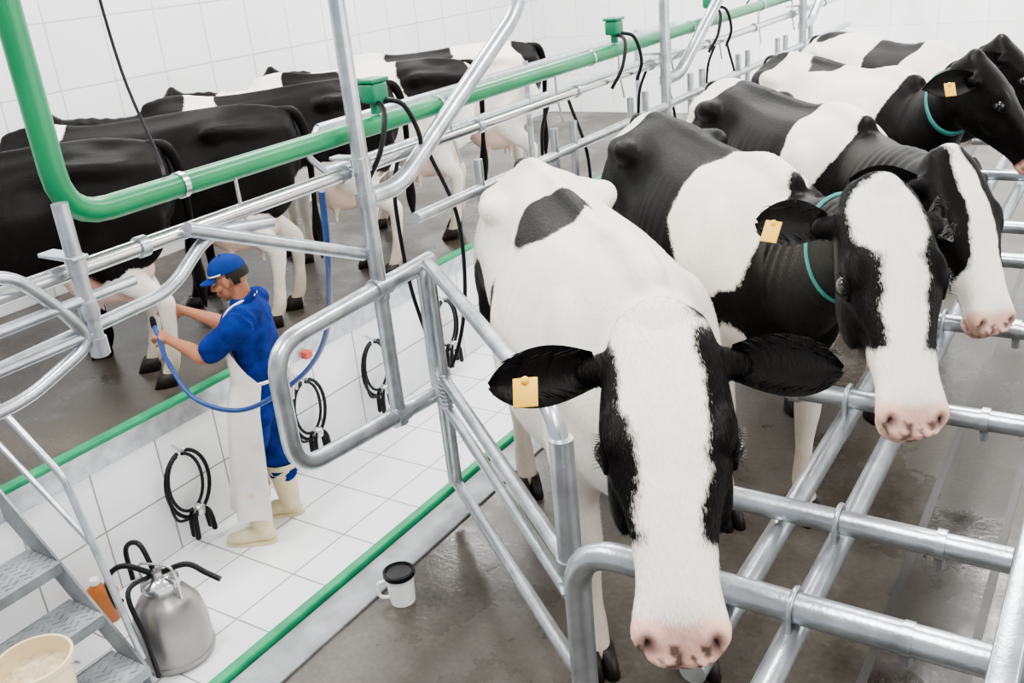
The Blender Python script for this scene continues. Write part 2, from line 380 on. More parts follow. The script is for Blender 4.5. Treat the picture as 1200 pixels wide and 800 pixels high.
    # short hair coat (fine blades lying along the skin)
    if coat>0:
        ishead=(L[:,0]>-.08)&(L[:,0]<.60)&(np.abs(L[:,1])<.16)&(np.abs(L[:,2])<.26)
        ok=(dark<.2)&(pink<.25)
        for msk,rep,ln,wd,flow in ((ishead&ok,coat*6,.012,.0007,None),((~ishead)&ok&(V[:,2]>.5),coat,.016,.0010,A([-.85,0,-.5]))):
            ids=np.where(msk)[0]; ids=np.repeat(ids,rep)
            n=NN[ids]; p=V[ids]+(np.random.rand(len(ids),3)-.5)*vox*1.2
            fl=(np.broadcast_to(H@A([1,0,0]),n.shape) if flow is None else np.broadcast_to(flow,n.shape))+(np.random.rand(len(ids),3)-.5)*.5
            t=fl-(fl*n).sum(1)[:,None]*n; t/=np.linalg.norm(t,axis=1)[:,None]+1e-9
            sd=np.cross(n,t); tilt=.10+.14*np.random.rand(len(ids))[:,None]
            l=ln*(.6+.7*np.random.rand(len(ids)))[:,None]
            off=((p-V[ids])*n).sum(1)[:,None]; p=p-n*(off+.0008)
            tip=p+(t*np.cos(tilt)+n*np.sin(tilt))*l
            W=np.stack([p-sd*wd,p+sd*wd,tip],1).reshape(-1,3)
            fa=[(i,i+1,i+2) for i in range(0,len(W),3)]
            r3=lambda a:np.repeat(a[ids],3)
            mb.add((W,fa),'cow',dict(blk=r3(f)+np.repeat((np.random.rand(len(ids))-.5)*.010,3),dirt=r3(dirt)))
    for s in (1,-1):
        for fx,ddx in ((.655,leg[0] if s>0 else leg[1]),(-.65,leg[2] if s>0 else leg[3])):
            for k in (1,-1):
                cy=s*.155+k*.026
                rg=[sring((fx+ddx-.005,cy,.085),X,Y,.045,.024,.024,2.2,16),sring((fx+ddx+.01,cy,.045),X,Y,.058,.027,.027,2.3,16),sring((fx+ddx+.02,cy,.001),X,Y,.068,.030,.030,2.4,16)]
                mb.add(loft(rg),'cow',dict(dark=1))
    for s in (1,-1):
        b0=A([.064,s*.115,-.026]); d=nrm([ear[0],s*ear[1],ear[2]]); wv=nrm([1,s*.12,-.15]); wv=nrm(wv-d*np.dot(wv,d)); nv=np.cross(d,wv)*s; nv=nv if nv[2]>0 else -nv
        nu,nvn=18,11; Vs=[];Fs=[]
        for side in (1,-1):
            for i in range(nu):
                u=i/(nu-1); w=.056*max(.02,(math.sin(math.pi*min(1,(u**1.15*.86+.14)))))**.62
                for j in range(nvn):
                    v=j/(nvn-1)*2-1
                    p=b0+d*(.205*u)+wv*(v*w)+nv*((v*v)*.034*(1-u*.5)-.03*u*u-.012+side*.005*(1-abs(v)**4))
                    Vs.append(h2(p))
        for side in (0,1):
            o=side*nu*nvn
            for i in range(nu-1):
                for j in range(nvn-1):
                    a=o+i*nvn+j; Fs.append((a,a+1,a+nvn+1,a+nvn))
        mb.add((A(Vs),Fs),'cow',dict(blk=.3))
        if vox<.012:
            for k in range(70):
                u=random.uniform(.05,.85); vv=random.choice((-1,1))*random.uniform(.55,.98); w=.056*max(.02,(math.sin(math.pi*min(1,(u**1.15*.86+.14)))))**.62
                q=b0+d*(.205*u)+wv*(vv*w)+nv*((vv*vv)*.034*(1-u*.5)-.03*u*u-.006)
                e2=q+d*.02-wv*vv*.012+nv*.008
                mb.add(chain([h2(q),h2((q+e2)/2+nv*.003),h2(e2)],[.0013,.0010,.0003],seg=4,sub=2,cap=0),'cow',dict(blk=.3))
        e=h2((.216,s*.099,.004)); mb.add(ell(e,(.0235*hs,.0235*hs,.0235*hs)),'eye')
        for zz in (.021,-.019):
            pl=[h2((.216+t*.033,s*(.114-abs(t)*.012-(zz>0)*.006*(1-t*t)),.004+(1-t*t)*zz)) for t in np.linspace(-1,1,7)]
            mb.add(chain(pl,[.006*hs]*7,seg=8,sub=2),'cow',dict(blk=.3))
        if vox<.012:
            for t in np.linspace(-.8,.8,12):
                q=h2((.216+t*.033,s*.112,.026-(t*t)*.02)); q2=h2((.216+t*.038,s*.125,.027-(t*t)*.02)); mb.add(chain([q,q2],[.0010,.0004],seg=4,sub=1,cap=0),'eye')
        if tag==s or tag==2:
            tc=h2(b0+d*.12+wv*.03+nv*.024); q=H@nrm(wv); nn=H@nrm(nv); dd=H@nrm(d); Rm=A([dd,q,nn]).T
            tv,tf=box((0,0,0),(.048,.056,.004),.0015); mb.add((tv@Rm.T+tc,tf),'tag'); mb.add(ell(tc+q*-.022,(.009,.009,.009)),'tag')
    if tail:
        sw=random.uniform(-.04,.04)
        mb.add(chain([(-.82,0,1.385),(-.91,0,1.36),(-.955,sw*.3,1.23),(-.955,sw,1.0),(-.94,sw*1.5,.75),(-.93,sw*1.8,.55),(-.93,sw*2,.38)],[.030,.034,.028,.022,.018,.038,.008],up=(0,1,0),seg=12),'cow',dict(blk=.3))
    if collar:
        cc=pts[3]; tt=nrm(pts[4]-pts[2]); s0=nrm(np.cross(Z,tt)); u0=np.cross(tt,s0); rr=[]
        for o,k in ((-.016,.98),(-.016,1.05),(.016,1.05),(.016,.98)):
            rr.append(A([cc+tt*o+s0*math.cos(q)*.099*k+u0*math.sin(q)*.149*k for q in np.linspace(0,2*math.pi,40,endpoint=False)]))
        mb.add(loft(rr,False),'collar')
    ob=mb.build(name,loc=(xy[0],xy[1],0),rotz=ang,attrs=True); return ob
aR=math.atan2(-.73,.68); aL=math.atan2(-.73,-.68)
C='holstein_cow'; EB=(-.45,.65,-.6)
make_cow(C,(-1.57,2.75),aR,(-.69,1.50,-.68),(-.505,1.14,-1.07),(.35,-.70,.62),'w',
 [('b','T',(.02,-.10,1.42),(.20,.13,.2)),('b','T',(-.1,-.36,1.1),(.10,.1,.14)),('b','T',(-.5,-.3,.95),(.14,.12,.2)),
  ('b','H',(-.13,-.0,-.02),(.14,.17,.14)),
  ('b','H',(.2,0,-.11),(.27,.3,.20)),
  ('w','H',(.06,-.006,.07),(.22,.070,.11)),('w','H',(.27,-.004,.05),(.26,.048,.09)),('w','H',(.52,0,0),(.16,.2,.25))],vox=.0070,hs=1.07,tag=-1,leg=(.05,-.05,0,.1),coat=1)
make_cow(C,(-1.50,3.74),aR,(-.52,2.42,-.66),(-.33,2.07,-1.10),(.45,-.62,.62),'b',
 [('w','T',(.58,-.12,1.30),(.30,.26,.34)),('w','T',(.2,0,.62),(.5,.5,.22)),('w','T',(.75,0,.72),(.2,.3,.32)),('w','T',(-.8,0,1.35),(.16,.3,.25)),('w','T',(.6,0,.3),(.2,.4,.4)),('w','T',(-.7,0,.3),(.3,.4,.45)),
  ('w','H',(.07,0,.06),(.13,.075,.08)),('w','H',(.28,0,.06),(.3,.045,.08)),('w','H',(.52,0,-.02),(.16,.2,.2))],vox=.009,hs=1.10,tag=-1,collar=True,leg=(.03,-.04,.05,0),ear=EB,coat=1)
make_cow(C,(-1.50,4.74),aR,(-.48,3.16,-.74),(-.28,2.95,-1.15),(.6,-.45,.65),'b',
 [('w','T',(.62,0,1.35),(.2,.4,.25)),('w','T',(.2,0,.62),(.5,.5,.22)),('w','T',(-.72,0,1.35),(.3,.3,.25)),('w','T',(.6,0,.3),(.2,.4,.4)),
  ('w','H',(.2,0,.06),(.26,.05,.08)),('w','H',(.52,0,-.02),(.15,.2,.2))],vox=.012,hs=1.0,leg=(.1,-.1,0,.05),ear=EB)
make_cow(C,(-1.50,5.78),aR,(-.64,4.70,-.66),(-.36,4.70,-1.04),(.8,0,.6),'w',
 [('b','T',(1.35,-.2,1.35),(.62,.6,.62)),('b','T',(-.1,.1,1.4),(.22,.2,.25)),('b','T',(-.7,-.15,1.3),(.2,.2,.3)),('b','H',(.2,0,0),(.5,.3,.4))],vox=.014,tag=-1,collar=True,leg=(0,.1,0,0),ear=EB)
make_cow(C,(-1.50,6.82),aR,(-.66,5.72,-.72),(-.38,5.72,-1.08),(.8,0,.6),'w',
 [('b','T',(1.4,-.2,1.35),(.55,.6,.62)),('b','T',(.3,0,1.4),(.25,.3,.3)),('b','T',(-.6,.1,1.35),(.25,.2,.3)),('b','H',(.2,0,0),(.5,.3,.4))],vox=.018,leg=(.1,0,0,.1),ear=EB)
for k,(base,ops) in enumerate([
 ('b',[('w','T',(.15,0,.60),(.6,.5,.2)),('w','T',(-.62,0,.35),(.35,.4,.5)),('w','T',(.6,0,.2),(.2,.4,.35))]),
 ('b',[('w','T',(-.45,0,.62),(.35,.4,.26)),('w','T',(.1,0,.60),(.4,.5,.22)),('w','T',(-.7,0,.3),(.3,.4,.4)),('w','T',(.5,0,1.45),(.06,.2,.1))]),
 ('b',[('w','T',(.45,0,1.35),(.12,.5,.2)),('w','T',(-.3,0,.66),(.5,.5,.32)),('w','T',(-.7,0,.35),(.3,.4,.55))]),
 ('w',[('b','T',(-.55,0,1.25),(.34,.4,.32)),('b','T',(.4,0,1.3),(.25,.4,.3)),('b','H',(.2,0,0),(.5,.3,.4))]),
 ('w',[('b','T',(-.8,0,1.2),(.2,.25,.32)),('b','T',(.15,0,1.4),(.3,.25,.15)),('b','H',(.2,0,0),(.5,.3,.4))])]):
    make_cow(C,(-5.22,2.83+k*1.03),aL,None,None,None,base,ops,vox=.016,leg=((.08,-.06),(-.1,.05),(.1,0),(0,.1),(.05,-.05))[k]+((.0,.12),(.1,-.05),(-.05,.1),(.1,0),(0,.05))[k])
# ------------------------------------------------------------------ worker
FEET=((1,.135,.15),(-1,-.14,.05))
def make_worker():
    mb=MB(); Y=A([0,1,0]); X=A([1,0,0])
    tor=[(.04,.84,.15,.11,.12),(.03,.92,.172,.115,.135),(.015,1.0,.165,.11,.12),(.0,1.09,.155,.105,.11),(.0,1.2,.168,.12,.115),(.01,1.31,.185,.125,.12),(.015,1.38,.18,.105,.11),(.015,1.43,.135,.08,.09),(.02,1.475,.075,.06,.06)]
    rings=[sring((x,0,z),Y,X,hw,f,b,2.3,28) for x,z,hw,f,b in tor]
    P=[loft(rings)]
    for s,fy,fx in FEET:
        P.append(chain([(.03,s*.085,.90),(.05+fx*.3,s*.105,.70),(.05+fx*.6,s*.12,.5),(fx-.01,fy,.34),(fx-.01,fy,.30)],[(.105,.12),(.094,.102),(.082,.088),(.078,.084),(.080,.086)],up=(1,0,0),seg=18))
        P.append(ell((-.03,s*.07,.92),(.09,.09,.1)))
    Ls,Le,Lw=A([.01,.185,1.385]),A([.25,.12,1.185]),A([.50,-.06,1.235])
    Rs,Re,Rw=A([.01,-.185,1.385]),A([.23,-.28,1.215]),A([.48,-.32,1.31])
    for S,E in ((Ls,Le),(Rs,Re)):
        P.append(chain([S-A([0,S[1]*.25,-.01]),S,S+(E-S)*.4,S+(E-S)*.80],[.07,.078,.072,.074],up=(0,1,0),seg=16))
    V,F,_=remesh(P,.010,5)
    V[:,0]+=.006*np.sin(V[:,2]*42+V[:,1]*25)*(V[:,2]>.3)
    V[:,1]+=.004*np.sin(V[:,2]*55+V[:,0]*30)
    mb.add((V,F),'cloth')
    mb.add(chain([(-.02,-.07,1.47),(-.05,0,1.50),(-.02,.07,1.47),(.06,.06,1.445),(.09,0,1.41)],[(.012,.02)]*5,up=(0,0,1)),'cloth')
    def arm(S,E,W,hd,pn,ths,curl):
        hd=nrm(hd); pn=nrm(pn-hd*np.dot(pn,hd)); sd=np.cross(hd,pn)*ths
        Q=[chain([S+(E-S)*.5,E,E+(W-E)*.3,E+(W-E)*.8,W],[.048,.043,.043,.030,.027],up=(0,0,1),seg=14)]
        Q.append(chain([W,W+hd*.03,W+hd*.085],[(.024,.018),(.036,.017),(.040,.014)] if abs(np.dot(np.cross((0,0,1),hd),sd))>.5 else [(.018,.024),(.017,.036),(.014,.040)],up=(0,0,1),seg=14))
        for i,(o,l) in enumerate(((.030,.070),(.010,.078),(-.010,.072),(-.029,.056))):
            b=W+hd*.085+sd*o; p=[b-hd*.015,b]; a=0
            for kk,fr in enumerate((.45,.32,.23)):
                a+=curl*(.8+.1*i); d=hd*math.cos(a)+pn*math.sin(a); b=b+d*l*fr; p.append(b)
            Q.append(chain(p,[.010,.0100,.0092,.0085,.0075],seg=10,sub=3))
        b=W+hd*.025+sd*.028; p=[W+hd*.015+sd*.012,b,b+nrm(hd*.7+sd*.7+pn*.3)*.035,b+nrm(hd*.7+sd*.7+pn*.3)*.035+nrm(hd*.8+pn*.7)*.028]
        Q.append(chain(p,[.013,.0125,.011,.009],seg=10,sub=3))
        v,f,_=remesh(Q,.0045,3); mb.add((v,f),'skin')
    arm(Ls,Le,Lw,A([.85,-.45,.2]),A([.1,-.5,-.6]),1,.75)
    arm(Rs,Re,Rw,A([.95,-.1,.15]),A([0,.8,-.3]),-1,.4)
    hc=A([.070,0,1.580]); th=math.radians(16); Hm=A([[math.cos(th),0,math.sin(th)],[0,1,0],[-math.sin(th),0,math.cos(th)]])
    h=lambda x,y,z:hc+Hm@A([x,y,z],float)
    Q=[ell(hc+Hm@A([-.012,0,.028]),(.098,.078,.092),rot=Hm),ell(h(.028,0,-.045),(.062,.058,.070),rot=Hm),ell(h(.055,0,-.092),(.032,.030,.022),rot=Hm),
       chain([h(.085,0,.015),h(.107,0,-.018),h(.112,0,-.030)],[.009,.012,.013]),ell(h(.098,.0,-.033),(.014,.018,.010),rot=Hm),
       chain([h(.085,-.02,-.060),h(.097,0,-.058),h(.085,.02,-.060)],[.006,.008,.006]),chain([h(.084,-.018,-.070),h(.094,0,-.070),h(.084,.018,-.070)],[.006,.008,.006]),
       chain([h(.078,-.045,.028),h(.092,-.02,.030),h(.092,.02,.030),h(.078,.045,.028)],[.008,.01,.01,.008]),
       chain([(.01,0,1.40),(.022,0,1.48),h(-.025,0,-.04)],[.062,.056,.055],up=(1,0,0))]
    for s in (1,-1):
        Q.append(ell(h(-.005,s*.079,-.005),(.020,.009,.032),rot=Hm)); Q.append(ell(h(.055,s*.045,-.025),(.028,.022,.025),rot=Hm))
    v,f,_=remesh(Q,.0055,3); mb.add((v,f),'skin')
    for s in (1,-1):
        mb.add(ell(h(.079,s*.031,.010),(.011,.013,.010)),'eyew'); mb.add(ell(h(.087,s*.031,.009),(.0055,.006,.006)),'eye')
        mb.add(chain([h(.089,s*.015,.032),h(.089,s*.033,.037),h(.074,s*.05,.030)],[.004]*3,seg=8),'hair')
    v,f=ell(hc+Hm@A([-.020,0,.018]),(.100,.085,.098),seg=28,rot=Hm); lv=(v-hc)@Hm
    keep=lambda p:(p[0]<-.02 or p[2]>.02) and p[0]<.035 and p[2]>-.055-.3*p[0]
    ff=[q for q in f if all(keep(lv[i]) for i in q)]; mb.add((v,ff),'hair')
    v,f=ell(hc+Hm@A([-.010,0,.045]),(.107,.089,.090),seg=32,rot=Hm); lv=(v-hc)@Hm
    ff=[q for q in f if all(lv[i][2]>.034 for i in q)]; mb.add((v,ff),'cap')
    bv=[];bf=[];nu,nw=8,15
    for t in (0,.004):
        for i in range(nu):
            for j in range(nw):
                a=(j/(nw-1)-.5)*math.radians(125); x=math.cos(a)*(.094+i/(nu-1)*.078*math.cos(a*.75)); y=math.sin(a)*(.086+i/(nu-1)*.012)
                bv.append(h(x-.01,y,.044-t-(i/(nu-1))*.018-.9*y*y))
    for o in (0,nu*nw):
        for i in range(nu-1):
            for j in range(nw-1):
                a=o+i*nw+j; bf.append((a,a+1,a+nw+1,a+nw))
    mb.add((A(bv),bf),'cap'); mb.add(ell(h(-.012,0,.136),(.008,.008,.005)),'cap')
    mb.add((A([h(-.01+.108*math.cos(a),.0905*math.sin(a),.052+z) for z in (-.004,.004) for a in np.linspace(-1.5,1.5,14)]),[(i,i+1,i+15,i+14) for i in range(13)]),'whitep')
    for s,fy,fx in FEET:
        B=[chain([(fx-.01,fy,.36),(fx-.01,fy,.22),(fx-.015,fy,.10),(fx-.01,fy,.06)],[(.080,.086),(.070,.076),(.055,.062),(.052,.06)],up=(1,0,0),seg=20,cap=.15),
           chain([(fx-.05,fy,.045),(fx+.03,fy+s*.005,.055),(fx+.12,fy+s*.012,.042),(fx+.18,fy+s*.012,.036)],[(.040,.045),(.044,.055),(.050,.042),(.040,.034)],seg=18,cap=.8)]
        v,f,_=remesh(B,.009,3); v[:,2]=np.maximum(v[:,2],0.012); mb.add((v,f),'boot')
        so=[sring((fx+.065,fy+s*.008,z),X,Y,.155,.052,.052,2.6,28) for z in (0,.018)]; mb.add(loft(so),'boot')
        rr=[sring((fx-.01,fy,z),Y,X,k,k*1.07,k*1.07,2,24) for z,k in ((.345,.086),(.345,.096),(.375,.096),(.375,.086))]; mb.add(loft(rr,False),'boot')
    nu,nv=34,30; av=[];af=[]
    for t in (0,1):
        for i in range(nv):
            v=i/(nv-1); z=.20+v*1.08
            am=math.radians(104 if z<1.02 else 104-(z-1.02)/.26*62)
            if z<.88: rx=.180+.06*(.88-z); ry=.226+.03*(.88-z); cx=.035+.09*(.88-z)
            elif z<1.02: kk=(z-.88)/.14; rx=.180-.02*kk; ry=.226-.026*kk; cx=.035*(1-kk)
            else: rx=.158; ry=.200; cx=.01*(z-1.02)/.26
            for j in range(nu):
                a=(j/(nu-1)*2-1)*am; fold=.014*math.sin(a*7+z*2)*(1.1-v)
                ca_,sa_=math.cos(a),math.sin(a); e=2/2.3
                av.append((cx+(rx+fold-t*.004)*math.copysign(abs(ca_)**e,ca_),(ry+fold-t*.004)*math.copysign(abs(sa_)**e,sa_),z))
    for o in (0,nu*nv):
        for i in range(nv-1):
            for j in range(nu-1):
                a=o+i*nu+j; af.append((a,a+1,a+nu+1,a+nu))
    mb.add((A(av),af),'apron')
    mb.add(tube([(.150*math.cos(a)-.0,.200*math.sin(a),1.03) for a in np.linspace(1.75,4.53,14)],.010,0,8,True),'apron')
    for q in (((-.145,0,1.03),(-.17,.03,.97),(-.16,.045,.86)),((-.145,0,1.03),(-.175,-.02,.96),(-.165,-.04,.88)),((-.145,0,1.03),(-.18,.05,1.05),(-.155,.02,1.01))): mb.add(stube(q,.008),'apron')
    for s in (1,-1): mb.add(stube([(.165,s*.09,1.27),(.09,s*.10,1.42),(-.01,s*.075,1.475),(-.055,s*.02,1.485)],.008),'apron')
    mb.build('dairy_worker',loc=(-3.955,3.30,-.86),rotz=math.atan2(-.53,-.85))
make_worker()
# ------------------------------------------------------------------ room
PZ=-2.25; FZ=-3.11; XL=-4.41; XR=-2.39; Y0=-1.5; Y1=11.8; WL=-7.0; WR=4.0; CZ=1.75
def slab(name,lo,hi,mat,bev=0):
    c=[(a+b)/2 for a,b in zip(lo,hi)]; s=[b-a for a,b in zip(lo,hi)]
    return MB().add(box(c,s,bev),mat,smooth=False).build(name)
slab('floor',(XL,Y0,FZ-.1),(XR,Y1,FZ),'pitF')
slab('floor_platform_left',(WL,Y0,FZ-.1),(XL-.03,Y1,PZ),'concL')
slab('floor_platform_right',(XR+.03,Y0,FZ-.1),(WR,Y1,PZ),'conc')
slab('wall_pit_left',(XL-.03,Y0,FZ),(XL,Y1,PZ-.13),'pitW')
slab('wall_pit_right',(XR,Y0,FZ),(XR+.03,Y1,PZ-.13),'pitW')
slab('trim_1',(XL-.03,Y0,PZ-.13),(XL+.012,Y1,PZ+.0),'steel')
slab('trim_2',(XR-.012,Y0,PZ-.13),(XR+.03,Y1,PZ+.0),'steel')
MB().add(box((XL-.01,(Y0+Y1)/2,PZ+.016),(.065,Y1-Y0,.032),.008),'gedge').build('trim_3')
MB().add(box((XR+.0,(Y0+Y1)/2,PZ+.016),(.045,Y1-Y0,.032),.008),'gedge').build('trim_4')
slab('trim_5',(XR+.03,Y0,PZ),(XR+.19,Y1,PZ+.012),'plate',.003)
slab('wall_left',(WL-.1,Y0,PZ),(WL,Y1,CZ),'wallL')
slab('wall_end',(WL-.1,Y1,FZ),(WR,Y1+.1,CZ),'wallE')
slab('ceiling',(WL,Y0,CZ),(WR,Y1,CZ+.1),'ceil')
mb=MB()
for x in (-.50,-.22): mb.add(box((x,5,PZ+.002),(.03,13,.004),0),'groove')
mb.add(box((-.36,5,PZ+.001),(.25,13,.002),0),'concL')
mb.build('floor_drain_channel')
# ------------------------------------------------------------------ pipes / rails
def clamp_ring(mb,p,axis,r,mat='steel',w=.03,k=1.35):
    a=nrm(axis); mb.add(tube([A(p)-a*w/2,A(p)+a*w/2],r*k,0,16,True),mat)
def ubolt(mb,p,along,rad,down=.10):
    a=nrm(along); s=nrm(np.cross(a,(0,0,1))); p=A(p)
    pts=[p+s*rad*1.2+A([0,0,-down])]+[p+s*rad*1.2*math.cos(q)+A([0,0,rad*1.2*math.sin(q)]) for q in np.linspace(0,math.pi,9)]+[p-s*rad*1.2+A([0,0,-down])]
    mb.add(tube(pts,.006,0,8,True),'steel')
    for k in (1,-1): mb.add(tube([p+s*k*rad*1.2+A([0,0,-down]),p+s*k*rad*1.2+A([0,0,-down+.02])],.012,0,6,True),'steel')
    mb.add(box(p+A([0,0,-down+.012]),(.03,.105,.008),0),'plate')
mb=MB(); xg=-2.47
mb.add(tube([(xg,1.50,CZ-.02),(xg,1.50,-.60),(xg,11.7,-.60)],.036,.14,18),'green')
for y in np.arange(1.9,11,1.35): clamp_ring(mb,(xg,y,-.60),(0,1,0),.036,'stain',.02,1.15)
mb.build('green_vacuum_pipeline')
mb=MB()
mb.add(tube([(xg+.02,-1.0,-.735),(xg+.02,11.7,-.735)],.025,0,16),'stain'); mb.add(tube([(xg-.07,-1.0,-.76),(xg-.07,11.7,-.76)],.02,0,14),'stain')
for y in np.arange(.8,11.5,.9): clamp_ring(mb,(xg+.02,y,-.735),(0,1,0),.025,'steel',.03,1.3)
for y in (2.1,3.3,4.2,4.9,5.6,6.4,7.2,8.0): mb.add(tube([(xg+.02,y,-.62),(xg+.02,y,-.72),(xg+.03,y+.03,-.86)],.006,.02,8),'stain')
mb.build('stainless_milk_pipeline')
XP=-2.38
def post(y,arm=True,zb=-1.77,r=.030,zt=None):
    mb=MB(); zt=CZ if zt is None else zt; mb.add(tube([(XP,y,zt),(XP,y,zb)],r,0,18),'steel')
    for z in (-.70,-.83,zb+.03)+((-1.2,) if zb<-1.3 else ()): clamp_ring(mb,(XP,y,z),(0,0,1),r,'steel',.05,1.25)
    mb.add(box((XP-.05,y,-.68),(.16,.05,.012),.002),'steel')
    if zt==CZ: mb.add(box((XP,y,CZ-.01),(.15,.15,.015),.002),'steel')
    if arm: mb.add(tube([(XP,y+.02,-.83),(XP,y+.2,-.83),(XP,y+1.2,-.26),(XP+.02,y+1.28,CZ)],.035,.16,18),'steel')
    mb.build('ceiling_hung_post')
post(2.63); post(5.36,zb=-1.35); post(8.06,zb=-1.35); post(1.44,False,-.97,.022,-.53)
mb=MB()
mb.add(tube([(XP,2.96,-1.17),(XP,2.05,-1.20),(XP,2.05,-1.68),(XP,2.98,-1.76)],.034,.13,18),'steel')
mb.add(tube([(XP-.05,1.0,-.92),(XP-.05,1.75,-.89),(XP-.05,1.93,-.76),(XP-.05,2.2,-.80)],.020,.08,14),'steel')
mb.add(tube([(XP-.03,1.84,-.72),(XP-.03,2.60,-1.04)],.024,0,14),'steel')
mb.add(tube([(XP,.9,-.66),(XP,1.25,-.66),(XP,1.36,-.80),(XP,1.43,-.92),(XP,1.2,-1.0),(XP,.8,-1.0)],.018,.07,14),'steel')
mb.add(tube([(XP,.6,-.80),(XP,1.6,-.80)],.016,0,14),'steel')
mb.add(tube([(XP,.6,-.90),(XP,1.44,-.90)],.014,0,14),'steel')
for q in ((XP,2.63,-1.18),(XP,2.63,-1.73)): clamp_ring(mb,q,(0,1,0),.034,'steel',.08,1.25)
mb.build('rump_rail')
mb=MB()
for y in (3.7,4.55,5.4,6.25,7.1,7.95):
    mb.add(tube([(XP,y-.33,-.85),(XP,y-.33,-1.35),(XP,y+.33,-1.35),(XP,y+.33,-.85)],.020,.12,14),'steel')
mb.add(tube([(XP,2.9,-.98),(XP,9.5,-.98)],.024,0,14),'steel')
mb.build('rump_rail')
mb=MB(); xl=XL-.08
for y in (5.0,7.2,9.4): mb.add(tube([(xl,y,PZ),(xl,y,-.95)],.026,0,14),'steel')
mb.add(tube([(xl,4.6,-1.0),(xl,10.4,-1.0)],.026,0,14),'steel')
mb.add(tube([(xl,4.6,-1.28),(xl,10.4,-1.28)],.022,0,14),'steel')
mb.add(tube([(xl,4.6,-1.0),(xl,4.45,-1.14),(xl,4.6,-1.28)],.022,.08,14),'steel')
mb.build('rump_rail')
G0=A([-2.32,2.84,0]); G1=A([-1.12,1.82,0])
g=lambda s,z:tuple((G0+(G1-G0)*s)+A([0,0,z]))
mb=MB()
mb.add(tube([g(.03,-2.12),g(0,-1.12),g(1,-1.10),g(1,-1.52)],.025,.13,16),'steel')
mb.add(tube([g(1,-1.16),g(1,-1.56)],.033,0,18),'steel')
mb.add(tube([g(.02,-1.60),g(1.0,-1.55),g(1.02,-1.90),g(.90,-1.93),g(.03,-2.10)],.023,.07,16),'steel')
mb.add(tube([g(.02,-1.74),g(1.0,-1.66)],.020,0,14),'steel')
mb.add(tube([g(.08,-1.14),g(.085,-1.62),g(.09,-2.08)],.018,0,14),'steel')
mb.add(tube([g(0,-1.2),g(-.06,-1.2),g(-.06,-1.75),g(.02,-1.75)],.020,.06,14),'steel')
hx=[A(g(.08,-1.56))+A([math.cos(t)*.028,math.sin(t)*.028,-.16*t/(2*math.pi*9)]) for t in np.linspace(0,2*math.pi*9,110)]
mb.add(tube(hx,.004,0,6,True),'steel')
clamp_ring(mb,g(1,-1.54),(0,0,1),.033,'steel',.04,1.15)
mb.add(box(g(1.0,-1.62),(.07,.05,.012),.002,.7),'steel')
mb.build('steel_swing_gate')
ZR=-1.30
mb=MB()
mb.add(tube([(-.97,1.60,PZ),(-.97,1.60,ZR),(-.08,1.60,ZR)],.033,.12,20),'steel')
for y in (1.94,2.57,3.24,3.95,4.40,5.3,6.1,7.0):
    mb.add(tube([(-.86,y,ZR-.22),(-.86,y,ZR),(-.10,y,ZR)] if y<2 else [(-.80,y,ZR),(.6,y,ZR)],.029,.10,18),'steel')
for x in (-.46,-.60):
    mb.add(tube([(x,1.40,ZR-.064),(x,8.0,ZR-.064)],.028,0,18),'steel')
for y in (1.60,1.94,2.57,3.24):
    ubolt(mb,(-.46,y,ZR),(1,0,0),.033,.115); ubolt(mb,(-.60,y,ZR),(1,0,0),.033,.115) if y>2 else None
    mb.add(tube([(-.24,y,ZR-.06),(-.24,y,ZR-.03)],.012,0,6,True),'steel')
    clamp_ring(mb,(-.24,y,ZR),(1,0,0),.031,'steel',.02,1.15); clamp_ring(mb,(-.75,y,ZR),(1,0,0),.031,'steel',.03,1.15)
mb.add(box((-.07,4.2,ZR),(.05,6.4,.13),.006),'steel')
mb.add(box((.01,4.2,ZR-.06),(.14,6.4,.012),.003),'plate')
for y in (1.2,3.6,6.0): mb.add(tube([(-.0,y,PZ),(-.0,y,ZR-.05)],.03,0,14),'steel')
mb.build('breast_rail')
mb=MB()
for z in (-1.0,-1.18,-1.42): mb.add(tube([(.75,3.2,z),(.75,9,z)],.022,0,14),'steel')
for y in (3.2,5,6.8,8.6): mb.add(tube([(.75,y,PZ),(.75,y,-.9)],.028,0,14),'steel')
mb.build('feed_side_rail')
for y in (2.86,4.9,6.3):
    mb=MB(); z=-.52
    mb.add(box((xg,y,z+.04),(.075,.09,.075),.012),'dgreen'); mb.add(lathe([(.02,-.04),(.02,0),(.028,0),(.028,.012)],(xg,y,z+.0)),'dgreen')
    mb.add(box((xg,y,z+.085),(.085,.10,.015),.004),'dgreen')
    for k in (1,-1):
        mb.add(stube([(xg+.03*k,y+.02,z+.01),(xg+.09,y+.06*k,z-.02),(xg+.10,y+.12*k,z-.15),(xg+.05,y+.16*k,z-.26)],.010),'rubber')
    mb.build('pulsator')
for y in (2.95,4.15,5.3,6.4):
    mb=MB(); mb.add(stube([(xg,y,-.75),(xg-.08,y+.04,-.95),(xg-.1,y+.1,-1.4),(xg-.02,y+.16,-1.75),(xg+.05,y+.25,-1.5),(xg+.04,y+.3,-1.1),(xg,y+.2,-.77)],.009),'rubber'); mb.build('milk_hose')
